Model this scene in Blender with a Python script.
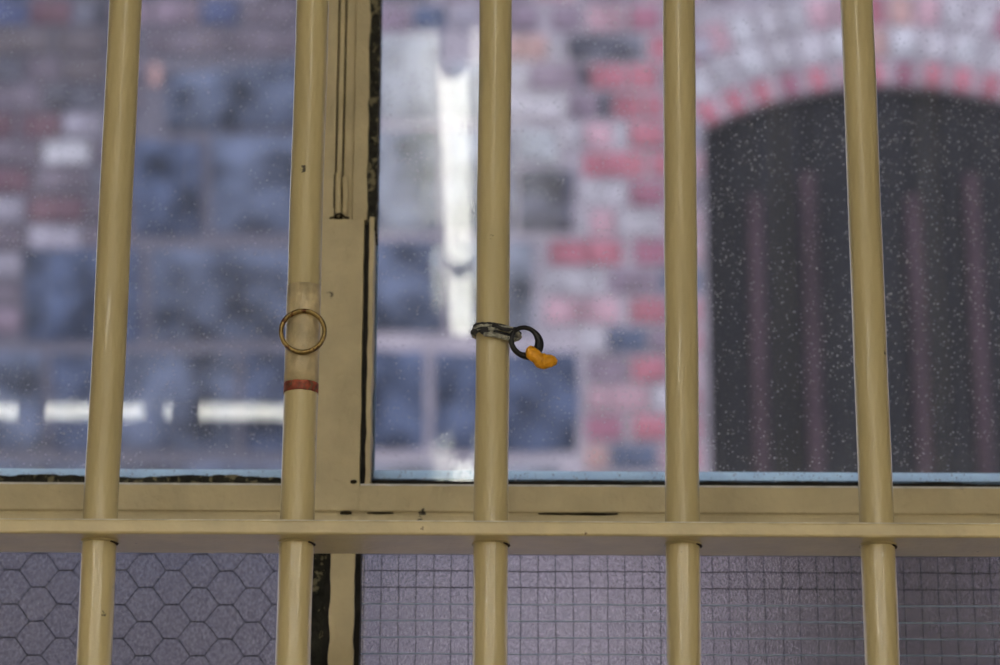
import bpy, bmesh, math, random
from mathutils import Vector, Matrix, noise
random.seed(7)
for o in list(bpy.data.objects): bpy.data.objects.remove(o)
scene = bpy.context.scene
COL = scene.collection

# ------------------------------------------------------------------ camera
F = 2800.0                                   # focal length in pixels of a 1000 x 665 frame
CAMZ = 1.45
PITCH = math.atan(0.3226); YAW = math.radians(0.5); ROLL = math.radians(0.15)
fwd = Vector((math.sin(YAW)*math.cos(PITCH), math.cos(YAW)*math.cos(PITCH), math.sin(PITCH)))
r0 = Vector((math.cos(YAW), -math.sin(YAW), 0)); u0 = r0.cross(fwd)
rgt = r0*math.cos(ROLL) + u0*math.sin(ROLL); upv = u0*math.cos(ROLL) - r0*math.sin(ROLL)
cam = bpy.data.cameras.new('camera'); camo = bpy.data.objects.new('camera', cam); COL.objects.link(camo)
M = Matrix((rgt, upv, -fwd)).transposed().to_4x4(); M.translation = (0, 0, CAMZ); camo.matrix_world = M
cam.sensor_width = 36; cam.lens = F*36/1000; cam.clip_start = 0.05
cam.dof.use_dof = True; cam.dof.focus_distance = 2.04; cam.dof.aperture_fstop = 5.6; cam.dof.aperture_blades = 9
scene.camera = camo
scene.view_settings.view_transform = 'Standard'; scene.view_settings.look = 'None'
scene.view_settings.gamma = 1; scene.view_settings.use_curve_mapping = False
scene.view_settings.exposure = 0.0

# ------------------------------------------------------------------ sky: even overcast daylight, bluer than the room's lamps
w = bpy.data.worlds.new('sky'); scene.world = w; w.use_nodes = True
w.node_tree.nodes['Background'].inputs[0].default_value = (0.78, 0.80, 1.0, 1)
w.node_tree.nodes['Background'].inputs[1].default_value = 1.62
TUBE_POWER = 11.5                            # radiance of the fluorescent tubes near the window
FILL_POWER = 62.0                            # and of the unseen fill lamps added deeper in the room

def P(x, y, Y):                              # the point on the upright plane at depth Y that shows at pixel x, y
    d = fwd*F + rgt*(x-500) + upv*(332.5-y)
    t = Y/d.y
    return Vector((d.x*t, Y, CAMZ + d.z*t))

# depths
YB = 1.92      # bars
YF = 2.135     # front of the window frame
YG = 2.183     # glass
YW = 8.0       # wall across the yard
CEIL = CAMZ + 1.52

# ------------------------------------------------------------------ materials
def mat(name, base, rough=0.6, spec=0.5, noise_amt=0.0, noise_scale=20.0, bump=0.0, bump_scale=60.0,
        dark=None, chip=None, chip_scale=60.0, chip_level=0.72, chip_col=(0.03, 0.022, 0.015), stretch=None, metallic=0.0):
    m = bpy.data.materials.new(name); m.use_nodes = True
    nt = m.node_tree; N = nt.nodes; L = nt.links
    b = N['Principled BSDF']
    b.inputs['Roughness'].default_value = rough; b.inputs['Metallic'].default_value = metallic
    b.inputs['Specular IOR Level'].default_value = spec
    tc = N.new('ShaderNodeTexCoord'); vec = tc.outputs['Object']
    if stretch:
        mp = N.new('ShaderNodeMapping'); mp.inputs['Scale'].default_value = stretch
        L.new(vec, mp.inputs['Vector']); vec = mp.outputs[0]
    geo = N.new('ShaderNodeNewGeometry'); wvec = geo.outputs['Position']
    if stretch: L.new(wvec, mp.inputs['Vector']); wvec = mp.outputs[0]
    col = None
    n = N.new('ShaderNodeTexNoise'); n.inputs['Scale'].default_value = noise_scale; n.inputs['Detail'].default_value = 4
    L.new(wvec, n.inputs['Vector'])
    mx = N.new('ShaderNodeMix'); mx.data_type = 'RGBA'
    d = dark or tuple(c*(1-noise_amt) for c in base)
    mx.inputs['A'].default_value = (*d, 1); mx.inputs['B'].default_value = (*[min(1, c*(1+noise_amt*0.5)) for c in base], 1)
    cr = N.new('ShaderNodeMapRange'); cr.inputs['From Min'].default_value = 0.33; cr.inputs['From Max'].default_value = 0.67
    L.new(n.outputs['Fac'], cr.inputs['Value']); L.new(cr.outputs[0], mx.inputs['Factor']); col = mx.outputs['Result']
    if chip is not None:
        n2 = N.new('ShaderNodeTexNoise'); n2.inputs['Scale'].default_value = chip_scale; n2.inputs['Detail'].default_value = 5
        n2.inputs['Roughness'].default_value = 0.65
        L.new(geo.outputs['Position'], n2.inputs['Vector'])
        rp = N.new('ShaderNodeMapRange'); rp.inputs['From Min'].default_value = chip_level; rp.inputs['From Max'].default_value = chip_level+0.03
        L.new(n2.outputs['Fac'], rp.inputs['Value'])
        m2 = N.new('ShaderNodeMix'); m2.data_type = 'RGBA'; m2.inputs['B'].default_value = (*chip_col, 1)
        mu = N.new('ShaderNodeMath'); mu.operation = 'MULTIPLY'; mu.inputs[1].default_value = chip
        L.new(rp.outputs[0], mu.inputs[0]); L.new(mu.outputs[0], m2.inputs['Factor'])
        L.new(col, m2.inputs['A']); col = m2.outputs['Result']
    L.new(col, b.inputs['Base Color'])
    if bump:
        n3 = N.new('ShaderNodeTexNoise'); n3.inputs['Scale'].default_value = bump_scale; n3.inputs['Detail'].default_value = 5
        L.new(wvec, n3.inputs['Vector'])
        bp = N.new('ShaderNodeBump'); bp.inputs['Strength'].default_value = bump; bp.inputs['Distance'].default_value = 0.002
        L.new(n3.outputs['Fac'], bp.inputs['Height']); L.new(bp.outputs[0], b.inputs['Normal'])
    return m

CREAM = (0.40, 0.315, 0.155)
M_bar = mat('cream_bar_paint', (0.66, 0.555, 0.30), rough=0.36, noise_amt=0.10, noise_scale=25, bump=0.5, bump_scale=170,
            stretch=(1, 1, 0.25), chip=0.9, chip_scale=45, chip_level=0.69)
_b = M_bar.node_tree.nodes['Principled BSDF']; _b.inputs['Coat Weight'].default_value = 0.6; _b.inputs['Coat Roughness'].default_value = 0.06
M_cross = mat('cream_flat_bar_paint', (0.66, 0.54, 0.28), rough=0.34, noise_amt=0.15, noise_scale=30, bump=0.4, bump_scale=120,
              chip=0.9, chip_scale=60, chip_level=0.68, chip_col=(0.16, 0.08, 0.03))
_b = M_cross.node_tree.nodes['Principled BSDF']; _b.inputs['Coat Weight'].default_value = 0.9; _b.inputs['Coat Roughness'].default_value = 0.30
M_frame = mat('cream_frame_paint', (0.68, 0.585, 0.37), rough=0.45, noise_amt=0.14, noise_scale=22, bump=0.9, bump_scale=110,
              chip=0.95, chip_scale=38, chip_level=0.69)
M_worn = mat('worn_pale_wrap', (0.68, 0.56, 0.34), rough=0.3, noise_amt=0.3, noise_scale=60, bump=0.5, bump_scale=200)
M_red = mat('faded_red_tape', (0.36, 0.075, 0.04), rough=0.6, noise_amt=0.6, noise_scale=220, chip=0.8, chip_scale=260, chip_level=0.54, chip_col=(0.14, 0.10, 0.06))
M_brass = mat('tarnished_brass', (0.36, 0.25, 0.09), rough=0.34, metallic=0.75, noise_amt=0.5, noise_scale=160, chip=0.9, chip_scale=190, chip_level=0.55, chip_col=(0.10, 0.025, 0.01))
M_grime = mat('black_grime', (0.028, 0.028, 0.022), rough=0.85, noise_amt=0.7, noise_scale=180, bump=0.8, bump_scale=300,
              chip=0.85, chip_scale=110, chip_level=0.55, chip_col=(0.27, 0.24, 0.15))
M_gasket = mat('dark_perished_putty', (0.014, 0.013, 0.011), rough=0.8, noise_amt=0.6, noise_scale=120, bump=0.6, bump_scale=260)
M_gap = mat('dark_wood_gap', (0.02, 0.014, 0.006), rough=0.9)
M_putty = mat('pale_blue_putty', (0.80, 0.92, 0.99), rough=0.6, noise_amt=0.12, noise_scale=40)
M_putty.node_tree.nodes['Principled BSDF'].inputs['Roughness'].default_value = 0.7
def make_translucent(m, f):
    nt = m.node_tree; N = nt.nodes; L = nt.links; b = N['Principled BSDF']; src = b.inputs['Base Color'].links[0].from_socket
    t = N.new('ShaderNodeBsdfTranslucent'); L.new(src, t.inputs[0]); mx = N.new('ShaderNodeMixShader'); mx.inputs[0].default_value = f
    L.new(b.outputs[0], mx.inputs[1]); L.new(t.outputs[0], mx.inputs[2]); L.new(mx.outputs[0], N['Material Output'].inputs[0])
make_translucent(M_putty, 0.85)
M_putty2 = mat('deep_blue_outer_bead', (0.05, 0.12, 0.22), rough=0.6, noise_amt=0.3, noise_scale=30)
M_putty3 = mat('weathered_blue_side_bead', (0.22, 0.34, 0.45), rough=0.6, noise_amt=0.4, noise_scale=40); make_translucent(M_putty3, 0.5)
M_black = mat('black_rubber', (0.010, 0.010, 0.013), rough=0.35, noise_amt=0.2)
M_orange = mat('orange_plastic', (0.92, 0.40, 0.008), rough=0.42, noise_amt=0.12, noise_scale=120, bump=0.6, bump_scale=320)
M_cord = mat('grey_cord', (0.50, 0.50, 0.43), rough=0.85, noise_amt=0.6, noise_scale=260, bump=1.0, bump_scale=500,
             chip=0.9, chip_scale=320, chip_level=0.64, chip_col=(0.015, 0.015, 0.018))
M_cordD = mat('dark_cord', (0.045, 0.045, 0.05), rough=0.85, noise_amt=0.5, noise_scale=260, bump=1.0, bump_scale=500)
M_wire = mat('dark_wire', (0.025, 0.025, 0.03), rough=0.5)
M_wireB = mat('pale_blue_wire', (0.35, 0.50, 0.62), rough=0.4, metallic=0.4)
M_wall = mat('room_plaster', (0.62, 0.57, 0.48), rough=0.8, noise_amt=0.05)
M_ceil = mat('ceiling_plaster', (0.26, 0.25, 0.25), rough=0.9, noise_amt=0.05)
M_floor = mat('floor_concrete', (0.30, 0.28, 0.25), rough=0.7, noise_amt=0.2)
M_lampw = mat('white_enamel', (0.82, 0.82, 0.80), rough=0.35)
M_mortar = mat('lime_mortar', (0.50, 0.435, 0.455), rough=0.95, noise_amt=0.25, noise_scale=6, bump=0.5, bump_scale=60)
M_ground = mat('yard_paving', (0.42, 0.41, 0.40), rough=0.9, noise_amt=0.2)

def darken_left_mortar(m):      # mortar colour blends darker towards the left
    nt = m.node_tree; N = nt.nodes; L = nt.links; b = N['Principled BSDF']; src = b.inputs['Base Color'].links[0].from_socket
    g = N.new('ShaderNodeNewGeometry'); sx = N.new('ShaderNodeSeparateXYZ'); L.new(g.outputs['Position'], sx.inputs[0])
    mr = N.new('ShaderNodeMapRange'); mr.inputs['From Min'].default_value = P(300, 300, YW).x; mr.inputs['From Max'].default_value = P(372, 300, YW).x
    L.new(sx.outputs[0], mr.inputs['Value'])
    mx = N.new('ShaderNodeMix'); mx.data_type = 'RGBA'; mx.inputs['A'].default_value = (0.185, 0.172, 0.20, 1); L.new(mr.outputs[0], mx.inputs['Factor']); L.new(src, mx.inputs['B'])
    L.new(mx.outputs['Result'], b.inputs['Base Color'])
darken_left_mortar(M_mortar)
def emit(name, col, s):
    m = bpy.data.materials.new(name); m.use_nodes = True; nt = m.node_tree
    nt.nodes.remove(nt.nodes['Principled BSDF'])
    e = nt.nodes.new('ShaderNodeEmission'); e.inputs[0].default_value = (*col, 1); e.inputs[1].default_value = s
    nt.links.new(e.outputs[0], nt.nodes['Material Output'].inputs[0]); return m
M_tube = emit('fluorescent_tube', (1.0, 0.97, 0.86), TUBE_POWER)
M_fill_tube = emit('added_fill_tube', (1.0, 0.95, 0.84), FILL_POWER)

def glass_mat(name, haze, speck, z_low):
    """clear pane: Fresnel reflection over clear transmission, with a film of dust and dried specks"""
    m = bpy.data.materials.new(name); m.use_nodes = True; nt = m.node_tree; N = nt.nodes; L = nt.links
    N.remove(N['Principled BSDF'])
    geo = N.new('ShaderNodeNewGeometry')
    tr = N.new('ShaderNodeBsdfTransparent'); tr.inputs[0].default_value = (0.95, 0.97, 0.97, 1)
    gl = N.new('ShaderNodeBsdfGlossy'); gl.inputs['Roughness'].default_value = 0.0
    fr = N.new('ShaderNodeFresnel'); fr.inputs[0].default_value = 1.52
    g = N.new('ShaderNodeMixShader'); L.new(fr.outputs[0], g.inputs[0]); L.new(tr.outputs[0], g.inputs[1]); L.new(gl.outputs[0], g.inputs[2])
    df = N.new('ShaderNodeBsdfDiffuse'); df.inputs[0].default_value = (0.75, 0.75, 0.75, 1)
    tl = N.new('ShaderNodeBsdfTranslucent'); tl.inputs[0].default_value = (0.75, 0.75, 0.75, 1)
    d = N.new('ShaderNodeMixShader'); d.inputs[0].default_value = 0.5; L.new(df.outputs[0], d.inputs[1]); L.new(tl.outputs[0], d.inputs[2])
    def math_(op, a, b=None):
        n = N.new('ShaderNodeMath'); n.operation = op; n.use_clamp = False
        for i, v in enumerate((a, b)):
            if v is None: continue
            if isinstance(v, (int, float)): n.inputs[i].default_value = v
            else: L.new(v, n.inputs[i])
        return n.outputs[0]
    def specks(scale, r, keep, amt):
        v = N.new('ShaderNodeTexVoronoi'); v.inputs['Scale'].default_value = scale
        mp = N.new('ShaderNodeMapping'); mp.inputs['Scale'].default_value = (1, 0, 1)   # one pattern through the pane's thickness
        mp.inputs['Rotation'].default_value = (0, 0.4, 0)
        L.new(geo.outputs['Position'], mp.inputs[0]); L.new(mp.outputs[0], v.inputs['Vector'])
        sp = N.new('ShaderNodeSeparateColor'); L.new(v.outputs['Color'], sp.inputs[0])
        rad = math_('MULTIPLY', sp.outputs[1], r)
        on = math_('LESS_THAN', v.outputs['Distance'], rad)
        kp = math_('GREATER_THAN', sp.outputs[0], 1-keep)
        return math_('MULTIPLY', math_('MULTIPLY', on, kp), math_('MULTIPLY', sp.outputs[2], amt))
    cl = N.new('ShaderNodeTexNoise'); cl.inputs['Scale'].default_value = 7; cl.inputs['Detail'].default_value = 4; L.new(geo.outputs['Position'], cl.inputs['Vector'])
    cm = N.new('ShaderNodeMapRange'); cm.inputs['From Min'].default_value = 0.35; cm.inputs['From Max'].default_value = 0.7; cm.inputs['To Min'].default_value = 0.25
    L.new(cl.outputs['Fac'], cm.inputs['Value'])
    s = math_('ADD', specks(560, 0.46, 0.6, speck), specks(300, 0.28, 0.5, speck))
    s = math_('MULTIPLY', s, cm.outputs[0])
    sx = N.new('ShaderNodeSeparateXYZ'); L.new(geo.outputs['Position'], sx.inputs[0])
    low = N.new('ShaderNodeMapRange'); low.inputs['From Min'].default_value = z_low; low.inputs['From Max'].default_value = z_low+0.035   # dust settled along the bottom of the pane
    low.inputs['To Min'].default_value = 1.8; low.inputs['To Max'].default_value = 0.0; L.new(sx.outputs[2], low.inputs['Value'])
    hz = math_('MULTIPLY', math_('ADD', math_('ADD', low.outputs[0], cm.outputs[0]), 0.4), haze)
    fac = math_('MULTIPLY', math_('ADD', s, hz), math_('LESS_THAN', sx.outputs[1], YG))   # dust lies on the room face only; fac = math_('MINIMUM', fac, 0.9)
    o = N.new('ShaderNodeMixShader'); L.new(fac, o.inputs[0]); L.new(g.outputs[0], o.inputs[1]); L.new(d.outputs[0], o.inputs[2])
    L.new(o.outputs[0], N['Material Output'].inputs[0]); return m

def wired_glass_mat(name, scale, strength):
    """cast glass with a pebbled face, rough enough to blur what is behind"""
    m = bpy.data.materials.new(name); m.use_nodes = True; nt = m.node_tree; N = nt.nodes; L = nt.links
    b = N['Principled BSDF']; b.inputs['Base Color'].default_value = (0.84, 0.82, 0.83, 1)
    b.inputs['Transmission Weight'].default_value = 0.9; b.inputs['Roughness'].default_value = 0.07; b.inputs['IOR'].default_value = 1.12
    geo = N.new('ShaderNodeNewGeometry')
    n = N.new('ShaderNodeTexNoise'); n.inputs['Scale'].default_value = scale; n.inputs['Detail'].default_value = 3
    mp = N.new('ShaderNodeMapping'); mp.inputs['Rotation'].default_value = (0, 0.7, 0); mp.inputs['Scale'].default_value = (1, 1, 0.6)
    L.new(geo.outputs['Position'], mp.inputs[0]); L.new(mp.outputs[0], n.inputs['Vector'])
    bp = N.new('ShaderNodeBump'); bp.inputs['Strength'].default_value = strength; bp.inputs['Distance'].default_value = 0.002
    L.new(n.outputs['Fac'], bp.inputs['Height']); L.new(bp.outputs[0], b.inputs['Normal'])
    cr = N.new('ShaderNodeMapRange'); cr.inputs['From Min'].default_value = 0.36; cr.inputs['From Max'].default_value = 0.64   # grain in the casting
    L.new(n.outputs['Fac'], cr.inputs['Value'])
    mx = N.new('ShaderNodeMix'); mx.data_type = 'RGBA'; mx.inputs['A'].default_value = (0.52, 0.51, 0.53, 1); mx.inputs['B'].default_value = (0.93, 0.91, 0.93, 1)
    L.new(cr.outputs[0], mx.inputs['Factor']); L.new(mx.outputs['Result'], b.inputs['Base Color'])
    return m

# ------------------------------------------------------------------ mesh helpers
def obj(name, bm, m, parent=None, smooth=False, bevel=0.0):
    bmesh.ops.recalc_face_normals(bm, faces=bm.faces)
    me = bpy.data.meshes.new(name); bm.to_mesh(me); bm.free()
    if m: me.materials.append(m)
    if smooth:
        for p in me.polygons: p.use_smooth = True
    o = bpy.data.objects.new(name, me); COL.objects.link(o)
    if parent: o.parent = parent
    if bevel:
        b = o.modifiers.new('bevel', 'BEVEL'); b.width = bevel; b.segments = 2; b.limit_method = 'ANGLE'
    return o
def tag(o, label, cat, group=None):
    o['label'] = label; o['category'] = cat
    if group: o['group'] = group
    return o
def empty(name, loc=(0, 0, 0)):
    o = bpy.data.objects.new(name, None); COL.objects.link(o); o.location = loc; o.empty_display_size = 0.05; return o
def setpar(o, parent):
    o.parent = parent; o.matrix_parent_inverse = Matrix.Translation(-parent.location); return o
def box(bm, a, b):
    x0, x1 = sorted((a[0], b[0])); y0, y1 = sorted((a[1], b[1])); z0, z1 = sorted((a[2], b[2]))
    vs = [bm.verts.new(p) for p in ((x0,y0,z0),(x1,y0,z0),(x1,y1,z0),(x0,y1,z0),(x0,y0,z1),(x1,y0,z1),(x1,y1,z1),(x0,y1,z1))]
    for f in ((0,3,2,1),(4,5,6,7),(0,1,5,4),(1,2,6,5),(2,3,7,6),(3,0,4,7)): bm.faces.new([vs[i] for i in f])
def pxbox(bm, x0, y0, x1, y1, Yf, Yb):        # an upright box whose front face spans that pixel rectangle on the plane Yf
    xm, ym = (x0+x1)/2, (y0+y1)/2
    box(bm, (P(x0, ym, Yf).x, Yf, P(xm, y1, Yf).z), (P(x1, ym, Yf).x, Yb, P(xm, y0, Yf).z))
def prism(bm, pts, y0, y1):                    # polygon in X,Z extruded from y0 to y1
    a = [bm.verts.new((p[0], y0, p[1])) for p in pts]; b = [bm.verts.new((p[0], y1, p[1])) for p in pts]
    n = len(pts); bm.faces.new(a); bm.faces.new(b[::-1])
    for i in range(n): bm.faces.new((a[i], b[i], b[(i+1) % n], a[(i+1) % n]))
def tube(bm, pts, rad, seg=10, closed=False):
    pts = [Vector(p) for p in pts]; n = len(pts); rings = []
    nrm = None
    for i, p in enumerate(pts):
        t = (pts[(i+1) % n]-pts[i-1]) if closed else (pts[min(i+1, n-1)]-pts[max(i-1, 0)])
        t.normalize()
        if nrm is None:
            nrm = t.cross(Vector((0.3, 0.2, 0.9)) if abs(t.z) < 0.9 else Vector((1, 0, 0))).normalized()
        nrm = (nrm - t*nrm.dot(t)).normalized(); bn = t.cross(nrm)
        r = rad(i/(n if closed else n-1)) if callable(rad) else rad
        rings.append([bm.verts.new(p + (nrm*math.cos(2*math.pi*k/seg) + bn*math.sin(2*math.pi*k/seg))*r) for k in range(seg)])
    for i in range(n if closed else n-1):
        A, B = rings[i], rings[(i+1) % n]
        sh = 0
        if closed and i == n-1:
            sh = min(range(seg), key=lambda s: sum((A[k].co-B[(k+s) % seg].co).length for k in range(seg)))
        for k in range(seg): bm.faces.new((A[k], A[(k+1) % seg], B[(k+1+sh) % seg], B[(k+sh) % seg]))
    if not closed: bm.faces.new(rings[0][::-1]); bm.faces.new(rings[-1])
def cyl(bm, a, b, r, seg=40):
    a, b = Vector(a), Vector(b); tube(bm, [a, b], r, seg)

# ------------------------------------------------------------------ the room
def struct(o): o['kind'] = 'structure'; return o
RX, RY0, WF, WBK = 2.6, -4.2, 1.80, 2.40       # room half width, back, room face and yard face of the window wall
OX, OZ0, OZ1 = 0.80, CAMZ+0.16, CAMZ+1.34      # window opening
bm = bmesh.new(); box(bm, (-RX-0.2, RY0-0.2, -0.1), (RX+0.2, WBK, 0)); struct(obj('floor', bm, M_floor))
bm = bmesh.new(); box(bm, (-RX-0.2, RY0-0.2, CEIL), (RX+0.2, WBK, CEIL+0.2)); struct(obj('ceiling', bm, M_ceil))
for nm, a, b in (('wall_left', (-RX-0.2, RY0-0.2, 0), (-RX, WF, CEIL)), ('wall_right', (RX, RY0-0.2, 0), (RX+0.2, WF, CEIL)),
                 ('wall_back', (-RX, RY0-0.2, 0), (RX, RY0, CEIL))):
    bm = bmesh.new(); box(bm, a, b); struct(obj(nm, bm, M_wall))
bm = bmesh.new()
box(bm, (-RX-0.2, WF, 0), (-OX, WBK, CEIL)); box(bm, (OX, WF, 0), (RX+0.2, WBK, CEIL))
box(bm, (-OX, WF, 0), (OX, WBK, OZ0)); box(bm, (-OX, WF, OZ1), (OX, WBK, CEIL))
struct(obj('wall_front', bm, M_wall))

# ------------------------------------------------------------------ the yard and the wall across it
bm = bmesh.new(); box(bm, (-9, WBK, -0.12), (9, YW+1.2, -0.02)); struct(obj('ground_yard', bm, M_ground))
XL, XR, ZT = -2.15, 3.9, 5.5
crown = P(890, 84, YW); spring = P(703, 127, YW)
hw = crown.x - spring.x; dz = crown.z - spring.z
RA = (hw*hw + dz*dz)/(2*dz); ACX, ACZ = crown.x, crown.z - RA
half = math.asin(hw/RA)
JL, JR = ACX-hw, ACX+hw
def arc(a, r=RA): return (ACX + r*math.sin(a), ACZ + r*math.cos(a))
bm = bmesh.new()
WD = 0.55
prism(bm, [(XL, -0.1), (JL, -0.1), (JL, ZT), (XL, ZT)], YW, YW+WD)
prism(bm, [(JR, -0.1), (XR, -0.1), (XR, ZT), (JR, ZT)], YW, YW+WD)
NS = 20
for i in range(NS):
    a0, a1 = -half+2*half*i/NS, -half+2*half*(i+1)/NS
    p0, p1 = arc(a0), arc(a1)
    prism(bm, [p0, p1, (p1[0], ZT), (p0[0], ZT)], YW, YW+WD)
wall = struct(obj('wall_opposite', bm, M_mortar))

PAL = {  # albedos of the bricks and stones themselves
 'R': (0.53, 0.20, 0.235), 'D': (0.40, 0.17, 0.22), 'P': (0.60, 0.37, 0.40), 'W': (0.56, 0.51, 0.52), 'M': (0.30, 0.225, 0.265),
 'G': (0.155, 0.15, 0.175), 'B': (0.13, 0.155, 0.225), 'O': (0.60, 0.37, 0.33), 'N': (0.16, 0.135, 0.14), 'L': (0.40, 0.36, 0.40),
 'U': (0.11, 0.13, 0.225), 'K': (0.085, 0.09, 0.115), 'm': (0.20, 0.115, 0.135), 'w': (0.62, 0.585, 0.59), 's': (0.100, 0.125, 0.195),
 't': (0.140, 0.163, 0.225), 'v': (0.42, 0.42, 0.43), 'c': (0.27, 0.28, 0.31), 'x': (0.20, 0.165, 0.19)}
PM = {k: mat('masonry_'+{'R':'red','D':'deep_red','P':'pink','W':'whitewashed','M':'mauve','G':'grey','B':'blue_grey','O':'salmon','N':'brown',
      'L':'lilac','U':'blue','K':'charcoal','m':'maroon','w':'white','s':'slate_stone','t':'grey_stone','v':'pale_stone','c':'mid_stone','x':'dull_mauve'}[k],
      v, rough=0.9, noise_amt=0.75 if k in 'stcG' else 0.35, noise_scale=9 if k in 'stc' else 11, bump=0.6, bump_scale=40) for k, v in PAL.items()}

def brick_mesh(name, m):                       # unit brick with chamfered front arrises
    bm = bmesh.new(); c = 0.05
    f = [bm.verts.new(p) for p in ((-.5+c, -1, -.5+c*1.6), (.5-c, -1, -.5+c*1.6), (.5-c, -1, .5-c*1.6), (-.5+c, -1, .5-c*1.6))]
    e = [bm.verts.new(p) for p in ((-.5, -.5, -.5), (.5, -.5, -.5), (.5, -.5, .5), (-.5, -.5, .5))]
    b = [bm.verts.new(p) for p in ((-.5, .6, -.5), (.5, .6, -.5), (.5, .6, .5), (-.5, .6, .5))]
    bm.faces.new(f)
    for i in range(4):
        j = (i+1) % 4; bm.faces.new((f[i], e[i], e[j], f[j])); bm.faces.new((e[i], b[i], b[j], e[j]))
    bmesh.ops.recalc_face_normals(bm, faces=bm.faces)
    me = bpy.data.meshes.new(name); bm.to_mesh(me); bm.free(); me.materials.append(m); return me
BM = {k: brick_mesh('brick_'+PM[k].name, PM[k]) for k in PM}
nb = [0]
def brick(cx, cz, wd, ht, k, rot=0.0, name='brick'):
    o = bpy.data.objects.new(name, BM[k]); COL.objects.link(o); o.parent = wall
    pr = random.uniform(0.010, 0.018)
    o.location = (cx, YW, cz); o.scale = (wd, pr, ht); o.rotation_euler = (0, rot, 0); nb[0] += 1
    return o
def pxbrick(x0, x1, y, k, h=23.5, name='brick'):
    a = P(x0, y, YW); b = P(x1, y, YW); t = P((x0+x1)/2, y-h/2, YW); u = P((x0+x1)/2, y+h/2, YW)
    brick((a.x+b.x)/2, (t.z+u.z)/2, b.x-a.x, t.z-u.z, k, name=name)
def stone(x0, y0, x1, y1, k, seed, skew=(0, 0, 0, 0)):
    """rock-faced block; skew shifts the four corners' y in pixels (tl, tr, br, bl)"""
    bm = bmesh.new(); nx, nz = 9, 7; V = []
    tl, tr, br, bl = (P(x0, y0+skew[0], YW), P(x1, y0+skew[1], YW), P(x1, y1+skew[2], YW), P(x0, y1+skew[3], YW))
    for j in range(nz+1):
        row = []
        for i in range(nx+1):
            u, v = i/nx, j/nz
            p = (bl*(1-u)+br*u)*(1-v) + (tl*(1-u)+tr*u)*v
            e = min(u, 1-u, v, 1-v)
            q = noise.noise(Vector((p.x*7, p.z*7, seed*3.1)))
            dpt = 0.008 + (0.03 + 0.03*q)*min(1, e*5)
            jx = 0.008*noise.noise(Vector((p.x*9, p.z*9, seed+11))); jz = 0.008*noise.noise(Vector((p.x*9, p.z*9, seed+23)))
            row.append(bm.verts.new((p.x+jx, YW-dpt, p.z+jz)))
        V.append(row)
    for j in range(nz):
        for i in range(nx): bm.faces.new((V[j][i], V[j][i+1], V[j+1][i+1], V[j+1][i]))
    rim = [V[0][i] for i in range(nx+1)] + [V[j][nx] for j in range(1, nz+1)] + [V[nz][i] for i in range(nx-1, -1, -1)] + [V[j][0] for j in range(nz-1, 0, -1)]
    back = [bm.verts.new((v.co.x, YW+0.02, v.co.z)) for v in rim]
    for i in range(len(rim)): bm.faces.new((rim[i], rim[(i+1) % len(rim)], back[(i+1) % len(rim)], back[i]))
    return obj('stone_block', bm, PM[k], wall)

ROW = 29.25
def ry(k): return 48 + ROW*k
rows = {  # right of the stones, up to the arch
 -2: [(378,432,'x'),(440,470,'M'),(478,530,'M'),(536,575,'P'),(582,640,'M'),(646,700,'P'),(707,735,'M'),(741,800,'L')],
 -1: [(378,410,'M'),(414,446,'B'),(452,478,'L'),(484,538,'M'),(551,581,'M'),(588,624,'P'),(630,660,'D'),(667,690,'L')],
 0: [(500,546,'O'),(552,562,'W'),(568,643,'G'),(650,676,'R'),(682,712,'L')],
 1: [(490,526,'W'),(531,579,'M'),(580,588,'G'),(590,625,'R'),(629,658,'R'),(664,696,'L')],
 2: [(500,566,'W'),(571,598,'M'),(601,609,'K'),(613,642,'R'),(646,662,'R'),(668,692,'P')],
 3: [(560,582,'W'),(585,611,'P'),(613,626,'W'),(630,664,'R'),(669,700,'L')],
 4: [(583,645,'R'),(651,680,'R'),(684,702,'P')],
 5: [(579,626,'W'),(631,664,'D'),(669,700,'M')],
 6: [(580,588,'W'),(590,614,'P'),(618,662,'W'),(667,700,'P')],
 7: [(550,587,'R'),(588,622,'R'),(634,668,'D'),(673,700,'P')],
 8: [(541,604,'W'),(610,656,'M'),(661,700,'B')],
 9: [(546,582,'P'),(584,618,'P'),(630,667,'R'),(672,700,'R')],
 10: [(578,604,'W'),(609,646,'B'),(651,672,'M'),(677,700,'R')],
 11: [(588,626,'M'),(632,666,'R'),(671,700,'P')],
 12: [(588,606,'P'),(610,648,'P'),(653,672,'W'),(677,700,'R')],
 13: [(586,622,'D'),(633,667,'R'),(672,700,'R')],
 14: [(586,606,'O'),(612,656,'B'),(661,676,'P'),(680,700,'R')]}
for k, lst in rows.items():
    for x0, x1, c in lst: pxbrick(x0, x1, ry(k), c)
left = {  # upper left courses
 -14: [(-30,26,'B'),(32,70,'x'),(76,104,'N'),(108,150,'G'),(155,205,'x'),(210,262,'L'),(268,330,'x')],
 13: [(-30,28,'U'),(31,70,'m'),(76,108,'G'),(112,150,'M'),(154,198,'M'),(202,238,'U'),(244,298,'x'),(304,360,'x')],
 42: [(-40,49,'N'),(56,104,'N'),(110,142,'G'),(146,226,'x'),(231,300,'x'),(306,372,'M')],
 70: [(-30,22,'G'),(26,60,'x'),(64,108,'N'),(114,146,'x')],
 98: [(-30,42,'x'),(48,104,'G'),(110,140,'x')],
 126: [(-30,14,'m'),(21,60,'m'),(65,102,'L'),(108,132,'x')],
 153: [(-30,40,'x'),(45,90,'w'),(96,128,'x')],
 181: [(-30,30,'m'),(36,88,'x'),(94,128,'G')],
 210: [(-8,22,'L'),(28,84,'m'),(90,128,'x')],
 238: [(-30,24,'x'),(30,80,'L'),(86,130,'x')],
 266: [(-40,20,'L')], 294: [(-40,20,'x')], 322: [(-40,20,'M')]}
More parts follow.
